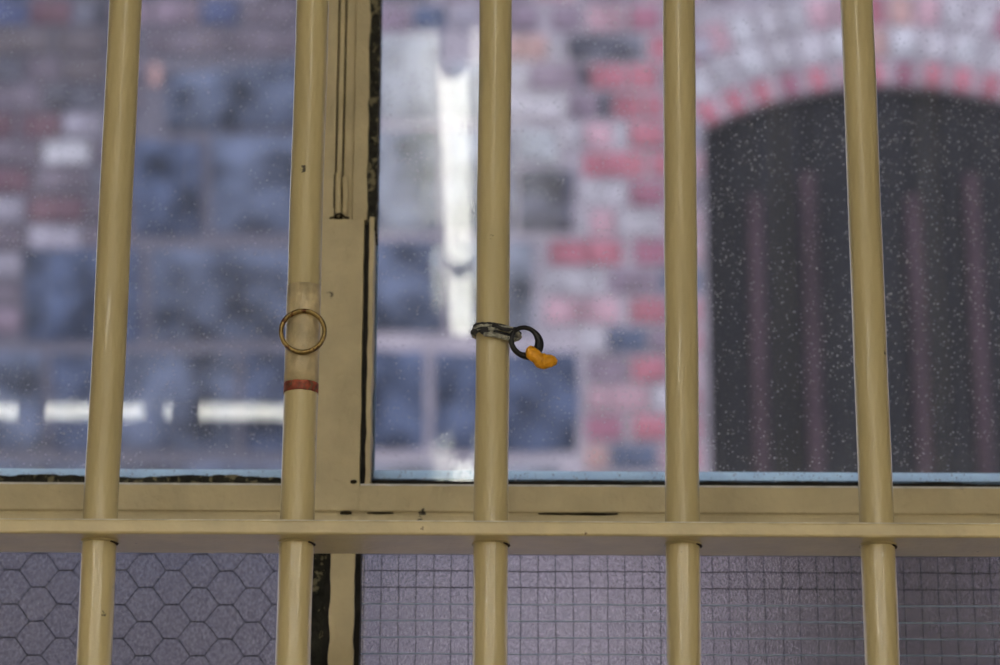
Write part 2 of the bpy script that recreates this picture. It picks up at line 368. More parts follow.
for y, lst in left.items():
    for x0, x1, c in lst: pxbrick(x0, x1, y, c)
pxbrick(150, 161, 75, 'O', 22)
stones = [  # x0, y0, x1, y1, colour, corner skew
 (166,62,332,128,'t',(14,-4,0,4)), (134,142,203,236,'s',(0,0,0,0)), (212,136,330,232,'t',(0,0,0,0)),
 (25,250,141,341,'s',(0,0,0,0)), (150,250,330,338,'t',(0,0,0,2)),
 (-50,352,44,450,'t',(0,0,0,0)), (52,354,104,452,'s',(0,0,0,0)), (112,354,234,450,'t',(0,0,0,0)), (244,354,330,452,'s',(0,0,0,0)),
 (338,36,440,120,'v',(0,0,0,0)), (448,64,492,120,'v',(0,0,0,0)), (338,130,440,232,'c',(0,0,0,0)), (448,130,512,232,'c',(0,0,0,0)),
 (518,170,573,232,'G',(0,0,0,0)), (338,242,444,332,'t',(0,0,0,0)), (450,242,532,332,'c',(0,0,0,0)),
 (338,352,424,450,'s',(0,0,0,0)), (434,354,577,452,'s',(0,0,0,0)), (516,128,556,162,'v',(0,4,4,0)),
 (-50,464,110,545,'t',(0,0,0,0)), (118,464,290,545,'t',(0,0,0,0)), (298,464,440,545,'c',(0,0,0,0)), (448,466,560,545,'c',(0,0,0,0))]
for i, (x0, y0, x1, y1, k, sk) in enumerate(stones): stone(x0, y0, x1, y1, k, i*1.7+2, sk)
# three rings of arch bricks on edge
pxm = (P(900, 60, YW).x - P(800, 60, YW).x)/100
RW = 36*pxm
ring_cols = ['RDRRPRRDRRRPRR', 'wWPwWOwPWWwWPw', 'PDPWRWPwPOWDWP']
for g in range(3):
    r = RA + (11*pxm if g == 0 else 26*pxm + RW*(g-0.5)); step = (29 if g == 0 else 31 if g == 1 else 27)*pxm/r
    n = int(2*half*1.04/step)
    for i in range(n):
        a = (i-(n-1)/2)*step
        x, z = arc(a, r)
        if x > P(1040, 60, YW).x: continue
        c = ring_cols[g][(i*5+g*3) % 14]
        brick(x, z, step*r*(0.64 if g == 0 else 0.8), (24*pxm if g == 0 else RW*0.86), c, a, name='arch_brick')
# the courses outside the photograph's frame, and those behind the wired glass, joined
bm = bmesh.new()
def sbrick(x0, x1, y):
    a = P(x0, y, YW); b = P(x1, y, YW); t = P(x0, y-11.7, YW); u = P(x0, y+11.7, YW)
    box(bm, (a.x, YW-0.012, u.z), (b.x, YW+0.01, t.z))
for k in range(17, 34):
    x = -212 + (k % 2)*32
    while x < 420: sbrick(x, x+58, ry(k)); x += 64
so = obj('brick_courses', bm, PM['G'], wall); so['kind'] = 'stuff'; bm = bmesh.new()
for k in range(17, 34):
    x = 414 + (k % 2)*32
    while x < 640: sbrick(x, x+58, ry(k)); x += 64
so = obj('brick_courses', bm, PM['W'], wall); so['kind'] = 'stuff'; bm = bmesh.new()
for k in range(-7, -2):
    x = -212 + (k % 2)*32
    while x < 1720:
        if k < -5 or x > 1110 or (-1 > k and x < 300 and k < -3): sbrick(x, x+58, ry(k))
        x += 64
for k in range(-5, 33):
    x = 1112 + (k % 2)*32
    while x < 1720: sbrick(x, x+58, ry(k)); x += 64
for k in range(-3, 17):
    x = -212 + (k % 2)*32
    while x < -100: sbrick(x, x+58, ry(k)); x += 64
so = obj('brick_courses', bm, PM['L'], wall); so['kind'] = 'stuff'

# timber gate in the archway
YD = YW + 0.03
gate = empty('plank_gate', ((JL+JR)/2, YD, -0.02)); tag(gate, 'dark plank gate with reddish upright battens under the brick arch', 'gate')
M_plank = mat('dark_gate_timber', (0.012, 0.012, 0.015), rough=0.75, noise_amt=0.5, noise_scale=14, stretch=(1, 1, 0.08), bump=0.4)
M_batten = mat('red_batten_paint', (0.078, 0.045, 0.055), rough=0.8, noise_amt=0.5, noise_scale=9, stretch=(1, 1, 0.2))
gx = [P(e, 330, YD).x for e in (730, 758, 786, 812, 866, 918, 948, 978, 1030, 1058)]
gx = [JL+0.006] + [g for g in gx if g < JR-0.05] + [JR-0.006]
def gtop(x): return ACZ + math.sqrt((RA-0.008)**2-(x-ACX)**2)
def arched(bm, a, b, y0, y1, n=4):
    top = [(b+(a-b)*k/n, gtop(b+(a-b)*k/n)) for k in range(n+1)]
    prism(bm, [(a, -0.015), (b, -0.015)] + top, y0, y1)
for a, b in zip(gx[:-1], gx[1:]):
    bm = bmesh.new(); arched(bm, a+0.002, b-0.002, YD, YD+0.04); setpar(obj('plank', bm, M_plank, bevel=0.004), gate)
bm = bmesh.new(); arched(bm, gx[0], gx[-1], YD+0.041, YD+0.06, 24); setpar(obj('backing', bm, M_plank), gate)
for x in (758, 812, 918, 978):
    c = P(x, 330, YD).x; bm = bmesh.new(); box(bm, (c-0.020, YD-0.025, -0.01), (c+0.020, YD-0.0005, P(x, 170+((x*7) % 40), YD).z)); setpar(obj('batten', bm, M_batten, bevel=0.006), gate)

# ------------------------------------------------------------------ the window
win = struct(empty('window_1', (0, YG, OZ0)))
def W(o): return setpar(o, win)
zlow = P(500, 485, YG).z
M_glass = glass_mat('dusty_glass', 0.032, 0.95, zlow)
M_glassL = glass_mat('hazy_glass', 0.06, 0.65, zlow)
M_hex = wired_glass_mat('hex_wired_cast_glass', 600, 0.6)
M_geo = wired_glass_mat('square_wired_cast_glass', 700, 0.7)
ZTOP = OZ1-0.05
zr1 = P(500, 485, YF).z                          # top edge of the rail
zr2 = P(500, 512, YF).z; zr3 = P(500, 514.5, YF).z; zr4 = P(500, 534, YF).z
# outer frame (out of the photograph) and rail
bm = bmesh.new(); box(bm, (-OX, YF, OZ1-0.05), (OX, YG+0.05, OZ1)); W(obj('head', bm, M_frame, bevel=0.002))
bm = bmesh.new(); box(bm, (-OX, YF, OZ0), (OX, YG+0.05, OZ0+0.05)); W(obj('sill', bm, M_frame, bevel=0.002))
for s in (-1, 1):
    bm = bmesh.new(); box(bm, (s*OX, YF, OZ0+0.05), (s*(OX-0.05), YG+0.05, OZ1-0.05)); W(obj('stile', bm, M_frame, bevel=0.002))
IX = OX-0.05
def X(x, Y=YF, y=332): return P(x, y, Y).x
xm0, xm1 = X(300), X(363)
bm = bmesh.new(); box(bm, (-IX, YF, zr2), (IX, YG-0.004, zr1)); W(obj('rail', bm, M_frame, bevel=0.0012))
bm = bmesh.new(); box(bm, (-IX, YF+0.0025, zr3-0.0002), (IX, YG-0.004, zr2)); W(obj('rail_groove', bm, M_frame))
bm = bmesh.new(); box(bm, (-IX, YF+0.001, zr4), (IX, YG-0.004, zr3)); W(obj('rail_lip', bm, M_frame, bevel=0.001))
bm = bmesh.new(); box(bm, (-IX, YG+0.006, P(500, 536, YG+0.045).z), (IX, YG+0.045, zr1-0.004)); W(obj('outer_rail', bm, M_frame, bevel=0.001))

M_rail_glint = mat('rail_sky_glint', (0.78, 0.78, 0.80), rough=0.5, noise_amt=0.2, noise_scale=80)  # skylight glint on the rail's top edge, put into a pale strip
for xa, xb in ((-0.45, X(303)), (X(363), 0.47)):
    bm = bmesh.new(); n = int((xb-xa)/0.006)
    for i in range(n):
        q = [(xa+(xb-xa)*j/n, 0.0011+0.0007*noise.noise(Vector((j*0.6, xa*9, 1)))) for j in (i, i+1)]
        prism(bm, [(q[0][0], zr1-q[0][1]), (q[1][0], zr1-q[1][1]), (q[1][0], zr1+0.0004), (q[0][0], zr1+0.0004)], YF-0.0004, YF+0.004)
    bmesh.ops.remove_doubles(bm, verts=bm.verts, dist=1e-6)
    W(obj('rail_glint', bm, M_rail_glint))
# mullion: lower cover board, and above it two grooves with a thin rod between, ending in a pair of rounded tips
zc = P(345, 219, YF-0.0006).z
def ragged(xa, xb, z0, z1, ya, yb, amp, side, seed, step=0.006):
    """upright strip, one or both edges chipped away irregularly"""
    bm = bmesh.new(); n = max(4, int((z1-z0)/step)); pl, pr = [], []
    for i in range(n+1):
        z = z0+(z1-z0)*i/n
        a = amp*(noise.noise(Vector((z*60, seed, 0)))+0.5*noise.noise(Vector((z*210, seed, 3))))
        b = amp*(noise.noise(Vector((z*60, seed+9, 0)))+0.5*noise.noise(Vector((z*210, seed+9, 3))))
        pl.append((xa+(a if 'l' in side else 0), z)); pr.append((xb+(b if 'r' in side else 0), z))
    for i in range(n):
        prism(bm, [pl[i], pr[i], pr[i+1], pl[i+1]], ya, yb)
    bmesh.ops.remove_doubles(bm, verts=bm.verts, dist=1e-6)
    return bm
bm = ragged(X(302), X(362.5), zr2+0.0005, zc, YF-0.0006, YF+0.012, 0.0006, 'r', 4.2); W(obj('mullion_board', bm, M_frame, bevel=0.0008))
bm = bmesh.new(); box(bm, (X(300), YF+0.012, zr1), (X(364), YG-0.004, ZTOP)); W(obj('mullion_core', bm, M_gap))
bm = bmesh.new(); box(bm, (X(300), YF+0.004, zc), (X(331.2), YF+0.013, ZTOP)); W(obj('mullion_strip', bm, M_frame, bevel=0.0006))
bm = bmesh.new(); box(bm, (X(340.0), YF+0.004, zc), (X(350), YF+0.013, ZTOP)); W(obj('mullion_strip', bm, M_frame, bevel=0.0012))
bm = ragged(X(350.2), X(364.5), zc, ZTOP, YF+0.001, YF+0.013, 0.0018, 'r', 1.3); W(obj('mullion_strip', bm, M_frame, bevel=0.0006))
zt = P(340, 170, YF).z; zb = P(340, 216, YF).z
bm = bmesh.new(); box(bm, (X(333.0), YF+0.003, zt-0.004), (X(338.4), YF+0.011, ZTOP)); W(obj('bolt_rod', bm, M_frame, bevel=0.0010))
for xc_, dx, top in ((334.9, -0.2, 0), (341.2, 1, 0.004)):
    bm = bmesh.new(); c = X(xc_); pts = []
    for i in range(17):
        t = i/16; z = zt-top+(zb-zt+top)*t
        pts.append((c + dx*0.0010*math.sin(t*math.pi) + 0.0006*t, YF+0.002, z))
    tube(bm, pts, lambda t: 0.0026*(max(0.12, 1-abs(2*t-1)**9))**0.5, 12)
    W(obj('bolt_tip', bm, M_frame, smooth=True))
# cracks in the paint: round the tips, and along the groove of the rail
def crack(pts, rad):
    bm = bmesh.new(); tube(bm, pts, rad, 6); W(obj('paint_crack', bm, M_gap))
yk = YF-0.0008
crack([(X(327), yk, zc+0.0006), (X(331.5), yk, zc+0.0014), (X(334), yk, zc+0.0036), (X(337), yk, zc+0.0046), (X(340), yk, zc+0.0034), (X(343), yk, zc+0.0012), (X(347), yk, zc+0.0008)], 0.0008)
crack([(X(331.3), YF+0.004, zt-0.002), (X(331.0), YF+0.004, (zt+zb)/2), (X(331.2), YF+0.004, zb+0.008)], 0.0008)
zg_ = (zr2+zr3)/2
for xa, xb, rr in ((344, 355, 0.0016), (370, 396, 0.0007), (538, 575, 0.0007), (566, 616, 0.0010)):
    crack([(X(xa+(xb-xa)*k/5), YF+0.0012, zg_+0.0006*noise.noise(Vector((xa, k*0.9, 0)))) for k in range(6)], lambda t, rr=rr: rr*(0.5+0.5*math.sin(math.pi*min(0.95, max(0.05, t)))))
bm = bmesh.new(); bmesh.ops.create_icosphere(bm, subdivisions=2, radius=0.0022)
for v in bm.verts: v.co = Vector((v.co.x*1.3+X(356.5), v.co.y*0.3+YF-0.0006, v.co.z*0.8+P(356, 482, YF).z))
W(obj('paint_chip', bm, M_gap))

# perished putty beside the right pane
bm = ragged(X(362.8), X(370.0), zr1, P(365, 226, YF).z, YF+0.003, YG-0.004, 0.0011, 'r', 7.7); W(obj('glazing_putty', bm, M_gasket))
bm = ragged(X(364.6), X(374.5), P(365, 227, YF).z, ZTOP, YF+0.003, YG-0.004, 0.0010, 'lr', 2.9); W(obj('glazing_putty', bm, M_grime))
bm = ragged(X(367.6), X(372.2), zr1, P(365, 216, YF).z, YF+0.002, YG-0.0045, 0.0010, 'lr', 5.1); W(obj('glazing_bead', bm, M_frame))
# bluish putty fillet and outer bead seen through the glass
def fillet(xa, xb, za, zb2, vertical, hgt, m, name, d=0.010):
    bm = bmesh.new(); y = YG+0.0035
    if vertical: prof = [(xa, y), (xa+hgt, y), (xa, y+d)]; pts = [[(p[0], p[1], z) for p in prof] for z in (za, zb2)]
    else: prof = [(za, y), (za+hgt, y), (za, y+d)]; pts = [[(x, p[1], p[0]) for p in prof] for x in (xa, xb)]
    A = [bm.verts.new(p) for p in pts[0]]; B = [bm.verts.new(p) for p in pts[1]]
    bm.faces.new(A); bm.faces.new(B[::-1])
    for i in range(3): bm.faces.new((A[i], B[i], B[(i+1) % 3], A[(i+1) % 3]))
    return W(obj(name, bm, m))
zf = P(500, 484, YG).z
zs = P(500, 478.0, YG).z; zs2 = P(500, 469.8, YG).z
XPL, XPR = X(305, YG), X(371.5, YG)
for xa, xb in ((-IX, XPL), (XPR, IX)):
    bm = bmesh.new(); box(bm, (xa, YG+0.0035, zf-0.012), (xb, YG+0.016, zs)); W(obj('outer_bead', bm, M_putty2, bevel=0.0006))
    fillet(xa, xb, zs+0.0001, 0, False, zs2-zs, M_putty, 'putty_fillet')
bm = bmesh.new(); box(bm, (XPR-0.003, YG+0.0035, zs), (X(376.3, YG), YG+0.016, ZTOP)); W(obj('outer_bead', bm, M_putty3, bevel=0.0006))
# panes
bm = bmesh.new(); box(bm, (-IX, YG-0.003, zf-0.012), (X(318, YG), YG+0.003, ZTOP)); pL = W(obj('glass_pane', bm, M_glassL))
bm = bmesh.new(); box(bm, (X(355, YG), YG-0.003, zf-0.012), (IX, YG+0.003, ZTOP)); pR = W(obj('glass_pane', bm, M_glass))
# outer stile behind mullion keeps daylight out
bm = bmesh.new(); box(bm, (X(306, YG), YG+0.004, zr1), (XPR-0.003, YG+0.045, ZTOP)); W(obj('outer_stile', bm, M_frame))
# grime along the foot of the panes
def grime(xa, xb, y_hi, y_lo, amp, seed, m=M_grime):
    bm = bmesh.new(); n = int((xb-xa)/0.004); za = P(500, y_lo, YG-0.004).z; zb_ = P(500, y_hi, YG-0.004).z
    for i in range(n):
        q = []
        for j in (i, i+1):
            x = xa+(xb-xa)*j/n
            h = (zb_-za)*(1+amp*(noise.noise(Vector((x*28, seed, 0)))+0.6*noise.noise(Vector((x*110, seed, 5)))))
            q.append((x, max(za+0.0004, za+h)))
        prism(bm, [(q[0][0], za-0.006), (q[1][0], za-0.006), q[1], q[0]], YG-0.009, YG-0.0032)
    bmesh.ops.remove_doubles(bm, verts=bm.verts, dist=1e-6)
    return W(obj('grime_line', bm, m))
grime(-0.45, X(300, YG), 479.5, 486, 0.55, 3.3)
grime(XPR, 0.50, 482.5, 486, 0.5, 8.8, M_gasket)

# lower lights of cast wired glass
zg1 = zr4; zg0 = OZ0+0.05
bm = bmesh.new(); box(bm, (-IX, YG-0.003, zg0), (X(331, YG, 600), YG+0.003, zg1+0.004)); hexp = W(obj('wired_glass_pane', bm, M_hex)); hexp['label'] = 'cast glass with hexagonal chicken wire'
bm = bmesh.new(); box(bm, (X(351, YG, 600), YG-0.003, zg0), (IX, YG+0.003, zg1+0.004)); geop = W(obj('wired_glass_pane', bm, M_geo)); geop['label'] = 'cast glass with square wire grid'
def Xl(x, Y=YF): return P(x, 600, Y).x
bm = ragged(Xl(329.5), Xl(354), zg0, zr4, YF+0.002, YG-0.004, 0.0011, 'lr', 3.9); W(obj('lower_mullion', bm, M_frame, bevel=0.0008))
bm = bmesh.new(); box(bm, (Xl(322), YG+0.0035, zg0), (Xl(357), YG+0.045, zr4)); W(obj('lower_outer_mullion', bm, M_frame))
bm = ragged(Xl(308.5), Xl(329.5), zg0, zr4, YG-0.014, YG-0.0035, 0.0007, 'l', 6.6); W(obj('glazing_putty', bm, M_grime))
bm = ragged(Xl(324), Xl(330), zg0, zr4, YF+0.010, YG-0.0035, 0.0018, 'l', 16.6); W(obj('glazing_putty', bm, M_gasket))
bm = ragged(Xl(353), Xl(359.5), zg0, zr4, YF+0.012, YG-0.0035, 0.0010, 'r', 12.6); W(obj('glazing_putty', bm, M_gasket))
# hexagonal wire
bm = bmesh.new(); YWI = YG-0.0036; rw = 0.0004
sc = (P(300, 600, YWI).x-P(200, 600, YWI).x)/100
cw, rh, hf = 26.9*sc, 34.6*sc, 7.0*sc
x00 = P(38, 587, YWI)
def hexnode(c, r): return x00.x + c*cw, x00.z + r*rh + (rh/2 if c % 2 else 0)
cmin = int((-IX-x00.x)/cw)+1; cmax = 10
for c in range(cmin, cmax+1):
    for r in range(-6, 4):
        x, z = hexnode(c, r)
        if not (zg0+0.01 < z < zg1-0.002) or x+hf > Xl(322, YG): continue
        jit = lambda s: 0.0008*noise.noise(Vector((x*50, z*50, s)))
        a = (x-hf+jit(1), YWI, z+jit(2)); b = (x+hf+jit(3), YWI, z+jit(4))
        tube(bm, [a, b], rw*1.35, 5)
        if c < cmax and x+cw < Xl(322, YG):
            for s in ((0, -1) if c % 2 == 0 else (1, 0)):
                x2, z2 = hexnode(c+1, r+s)
                if not (zg0+0.006 < z2 < zg1+0.003): continue
                j2 = lambda q: 0.0008*noise.noise(Vector((x2*50, z2*50, q)))
                tube(bm, [b, ((x+hf+x2-hf)/2, YWI, (z+z2)/2+0.0006), (x2-hf+j2(1), YWI, z2+j2(2))], rw, 5)
wm = setpar(obj('wire_mesh', bm, M_wire), win); wm.parent = hexp; wm.matrix_parent_inverse = hexp.matrix_world.inverted() if False else Matrix()
# square wire, each strand a piece
x0g, sp = 363.6, 17.45
i = 0
while True:
    xx = P(x0g+sp*i, 600, YWI).x
    if xx > IX-0.005: break
    bm = bmesh.new(); n = 16
    tube(bm, [(xx+0.0009*noise.noise(Vector((i*3.3, k*0.7, 0))), YWI, zg0+(zg1-zg0)*k/n) for k in range(n+1)], 0.00038, 5)
    o = obj('wire', bm, M_wire); o.parent = geop; i += 1
for j in range(-9, 3):
    zz = P(500, 588-16.6*j, YWI).z
    if not zg0+0.004 < zz < zg1-0.002: continue
    bm = bmesh.new(); n = 30; xa, xb = Xl(352, YG), IX
    tube(bm, [(xa+(xb-xa)*k/n, YWI-0.001, zz+0.0007*noise.noise(Vector((j*3.3, k*0.7, 4)))) for k in range(n+1)], 0.00042, 5)
    o = obj('wire', bm, M_wireB if j < 0 else M_wire); o.parent = geop
# parts of the window were given world coordinates: parent links of panes keep them there
for o in (wm, *[c for c in geop.children]): o.matrix_parent_inverse = Matrix.Translation((0, 0, 0))

# ------------------------------------------------------------------ the grille
gr = empty('window_grille', (0, YB, OZ0)); tag(gr, 'cream painted steel grille of round upright bars with a flat cross bar', 'grille')
BR = 0.01215
ends = [(-62, 20, -108, 645), (124.7, 20, 94.5, 645), (312, 20, 293.4, 645), (495.5, 20, 490, 645), (679, 20, 683.7, 645), (857.2, 20, 881.7, 645), (1042, 20, 1079, 645)]
bars = []
for i, (xa, ya, xb, yb) in enumerate(ends):
    a, b = P(xa, ya, YB), P(xb, yb, YB); d = (a-b)/(a.z-b.z)
    lo = b + d*(OZ0-b.z); hi = a + d*(OZ1-a.z)
    bm = bmesh.new(); n = 60; pts = []
    for k in range(n+1):
        p = lo+(hi-lo)*k/n
        pts.append(p + Vector((0.0005*noise.noise(Vector((p.z*9, i*5, 0))), 0, 0)))
    tube(bm, pts, lambda t, i=i: BR*(1+0.02*noise.noise(Vector((t*30, i*7, 2)))), 40)
    o = setpar(obj('bar', bm, M_bar, smooth=True), gr); bars.append((o, a, d))
    # weld collar under the cross bar
def on_bar(i, y):                                # point on bar axis seen at pixel row y
    o, a, d = bars[i]; lo, hi = 0.0, 2.0
    from_y = lambda p: 332.5 - F*((p-Vector((0, 0, CAMZ))).dot(upv))/((p-Vector((0, 0, CAMZ))).dot(fwd))
    z0, z1 = OZ0, OZ1
    for _ in range(40):
        zm = (z0+z1)/2; p = a+d*(zm-a.z)
        if from_y(p) > y: z0 = zm
        else: z1 = zm
    return a+d*((z0+z1)/2-a.z)
FB0, FB1 = YB-0.025, YB+0.034
zt_ = P(500, 521, FB0).z; zb_ = P(500, 535.3, FB0).z
bm = bmesh.new(); n = 40
def cb(x): return 0.0006*noise.noise(Vector((x*3, 2, 0)))
for i in range(n):
    xa, xb = -OX+2*OX*i/n, -OX+2*OX*(i+1)/n
    V = [bm.verts.new(p) for p in ((xa, FB0, zb_+cb(xa)), (xa, FB1, zb_+cb(xa)), (xa, FB1, zt_+cb(xa)), (xa, FB0, zt_+cb(xa)),
                                   (xb, FB0, zb_+cb(xb)), (xb, FB1, zb_+cb(xb)), (xb, FB1, zt_+cb(xb)), (xb, FB0, zt_+cb(xb)))]
    for f in ((0,1,5,4),(1,2,6,5),(2,3,7,6),(3,0,4,7)): bm.faces.new([V[k] for k in f])
    if i == 0: bm.faces.new(V[:4])
    if i == n-1: bm.faces.new(V[4:])
bmesh.ops.remove_doubles(bm, verts=bm.verts, dist=1e-6)
cbar = setpar(obj('cross_bar', bm, M_cross, bevel=0.0016), gr)
M_arris = mat('pale_arris_glint', (0.80, 0.76, 0.66), rough=0.4, noise_amt=0.3, noise_scale=60)
bm = bmesh.new()                                   # daylight glint on the top front arris, put in as a pale strip
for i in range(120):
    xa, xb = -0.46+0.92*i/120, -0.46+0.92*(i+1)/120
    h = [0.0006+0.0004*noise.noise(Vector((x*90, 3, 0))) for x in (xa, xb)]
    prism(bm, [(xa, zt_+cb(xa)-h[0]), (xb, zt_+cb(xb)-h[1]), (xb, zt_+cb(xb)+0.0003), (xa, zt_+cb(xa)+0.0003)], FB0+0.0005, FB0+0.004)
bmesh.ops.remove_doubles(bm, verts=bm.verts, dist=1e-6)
setpar(obj('arris_glint', bm, M_arris), gr)
for i, (o, a, d) in enumerate(bars):
    p = a+d*(zb_-a.z); bm = bmesh.new()
    pts = [(p.x+math.cos(t*2*math.pi/28)*BR*1.03, p.y+math.sin(t*2*math.pi/28)*BR*1.03, zb_-0.0003) for t in range(28)]
    tube(bm, pts, lambda t: 0.0010+0.0006*noise.noise(Vector((t*9, i*3.3, 1))), 6, closed=True)
    c = setpar(obj('weld', bm, M_bar, smooth=True), gr)
    # rust bead at the right shoulder of the joint
    bm = bmesh.new(); tube(bm, [(p.x+BR*math.cos(t), p.y+BR*math.sin(t)-0.0006, zb_-0.0012) for t in (-0.75, -0.55, -0.35, -0.15, 0.02)], lambda t: 0.0007+0.0009*t, 6)
    setpar(obj('rust_bead', bm, mat('rust_%d' % i, (0.035, 0.018, 0.010), rough=0.9, noise_amt=0.5, noise_scale=300)), gr)

# worn wrap and red tape on the second bar (sub-parts of that bar)
def sleeve(i, y0, y1, r, m, name, rag=0.0, label=None):
    p0, p1 = on_bar(i, y1), on_bar(i, y0); bm = bmesh.new(); seg = 48; rings = []
    for k in range(7):
        t = k/6; rows_ = []
        for s in range(seg):
            a = 2*math.pi*s/seg
            e = rag*noise.noise(Vector((math.cos(a)*2.5, math.sin(a)*2.5, 3+t*3)))*(1 if k in (0, 6) else 0)
            c = p0+(p1-p0)*t
            rows_.append(bm.verts.new((c.x+r*math.cos(a), c.y+r*math.sin(a), c.z+e)))
        rings.append(rows_)
    inner = [[bm.verts.new((v.co.x-(v.co.x-(p0+(p1-p0)*q).x)*0.04, v.co.y-(v.co.y-(p0+(p1-p0)*q).y)*0.04, v.co.z)) for v in R] for R, q in ((rings[0], 0), (rings[-1], 1))]
    for A, B in zip(rings[:-1], rings[1:]):
        for s in range(seg): bm.faces.new((A[s], A[(s+1) % seg], B[(s+1) % seg], B[s]))
    for R, I in ((rings[0], inner[0]), (rings[-1], inner[1])):
        for s in range(seg): bm.faces.new((R[s], R[(s+1) % seg], I[(s+1) % seg], I[s]))
    o = obj(name, bm, m, smooth=True); par = bars[i][0]; o.parent = par
    o.matrix_parent_inverse = Matrix()
    if label: o['label'] = label
    return o
for o, a, d in bars: pass
sleeve(2, 287, 384.2, BR*1.022, M_worn, 'tape_wrap', 0.0006, 'pale translucent tape wrapped around the bar')
sleeve(2, 384.2, 394, BR*1.032, M_red, 'tape_band', 0.0005, 'faded red tape band')

# ------------------------------------------------------------------ small things tied to the bars
# brass split ring flat against the second bar
c = P(302.8, 331.5, YB-BR-0.0022); R1 = (P(324.5, 331, c.y).x-P(281, 331, c.y).x)/2
bm = bmesh.new(); N_ = 90; turns = 2
tilt = -0.30
pts = []
for k in range(N_*turns+1):
    a = 2*math.pi*k/N_ + 2.2; off = (k/(N_*turns)-0.5)*0.0022
    pts.append(c + Vector((R1*math.cos(a), off, R1*math.sin(a)*1.0)))
tube(bm, pts, 0.00165, 10)
ring = obj('split_ring', bm, M_brass, smooth=True); tag(ring, 'small tarnished brass split ring against a cream bar above the red tape', 'ring')

# cord wound round the third bar
p3 = on_bar(3, 333); cord = empty('cord_tie', p3); tag(cord, 'frayed grey cord knotted around a cream bar, holding a black ring', 'cord')
def loop(z0, zamp, r, rad, ph, seed, m, name, turns=1.0, ex=0.0):
    bm = bmesh.new(); pts = []; n = int(56*turns)
    for k in range(n+1):
        a = ph + 2*math.pi*turns*k/n
        rr = r + 0.0006*noise.noise(Vector((k*0.4, seed, 0)))
        x = math.cos(a)*rr; y = math.sin(a)*rr
        if ex and math.cos(a) > 0.3: x += ex*(math.cos(a)-0.3)
        pts.append(p3 + Vector((x, y, z0 + zamp*math.sin(a+seed) - 0.0012*x/0.012 + 0.0007*noise.noise(Vector((k*0.3, seed+4, 0))))))
    tube(bm, pts, lambda t: rad*(1+0.35*noise.noise(Vector((t*40, seed, 7)))), 8)
    return setpar(obj(name, bm, m, smooth=True), cord)
loop(0.0012, 0.0010, BR+0.0016, 0.0016, 0.4, 1.0, M_cord, 'cord_loop', 1.0, 0.006)
loop(-0.0012, 0.0008, BR+0.0018, 0.0017, 1.9, 2.4, M_cord, 'cord_loop', 1.0, 0.008)
loop(-0.0030, 0.0006, BR+0.0013, 0.0010, 0.2, 4.4, M_cordD, 'cord_loop', 1.0, 0.003)
loop(0.0036, 0.0010, BR+0.0011, 0.0009, 2.2, 5.9, M_cordD, 'cord_loop', 1.0, 0.004)
loop(0.0002, 0.0014, BR+0.0032, 0.0006, 1.2, 7.3, M_cordD, 'cord_loop', 1.0, 0.007)
def lump(center, rx, ry_, rz, seed, m, name, parent, rough=0.35):
    bm = bmesh.new(); bmesh.ops.create_icosphere(bm, subdivisions=3, radius=1.0)
    for v in bm.verts:
        q = 1+rough*noise.noise(v.co*1.8+Vector((seed, seed, 0)))
        v.co = Vector((v.co.x*rx*q, v.co.y*ry_*q, v.co.z*rz*q)) + center
    o = obj(name, bm, m, smooth=True)
    return setpar(o, parent) if parent else o
YC = YB-BR-0.0025
for (x, y, r, m) in ((485, 331, 0.0032, M_cordD), (490, 329.5, 0.0026, M_cord), (474, 332, 0.0024, M_cordD), (496, 326.5, 0.0018, M_cordD), (512, 330, 0.0022, M_cordD)):
    lump(P(x, y, YC if x < 505 else YC+0.008), r*1.1, r*0.8, r*0.9, x*0.1, m, 'knot', cord)
bm = bmesh.new(); tube(bm, [P(493, 325.5, YC), P(497, 326, YC-0.002), P(502, 329, YC-0.001), P(509, 330, YC+0.003), P(516, 328.5, YC+0.008)], lambda t: 0.0013, 8)
setpar(obj('cord_strand', bm, M_cordD, smooth=True), cord)
bm = bmesh.new(); tube(bm, [P(484, 333.5, YC), P(496, 335, YC-0.001), P(507, 338, YC+0.002), P(515, 339.5, YC+0.007), P(518, 339, YC+0.010)], lambda t: 0.0021-0.0008*t, 8)
setpar(obj('cord_strand', bm, M_cord, smooth=True), cord)
# black ring, thicker on one side
c = P(525.3, 341.8, YC+0.007); R2 = (P(540.0, 341, c.y).x-P(511.2, 341, c.y).x)/2
bm = bmesh.new(); pts = []; n = 64
for k in range(n):
    a = 2*math.pi*k/n
    pts.append(c + Vector((R2*math.cos(a)*0.98, 0.004*math.cos(a), R2*math.sin(a)*1.03)))
def thick(t):
    a = 2*math.pi*t; return 0.0017 + 0.0018*max(0, math.cos(a+0.45))**1.3 + 0.0004*max(0, math.cos(a+2.0))
tube(bm, pts, thick, 12, closed=True)
br = obj('rubber_ring', bm, M_black, smooth=True); tag(br, 'black rubber ring hanging from the grey cord beside the bar', 'ring')
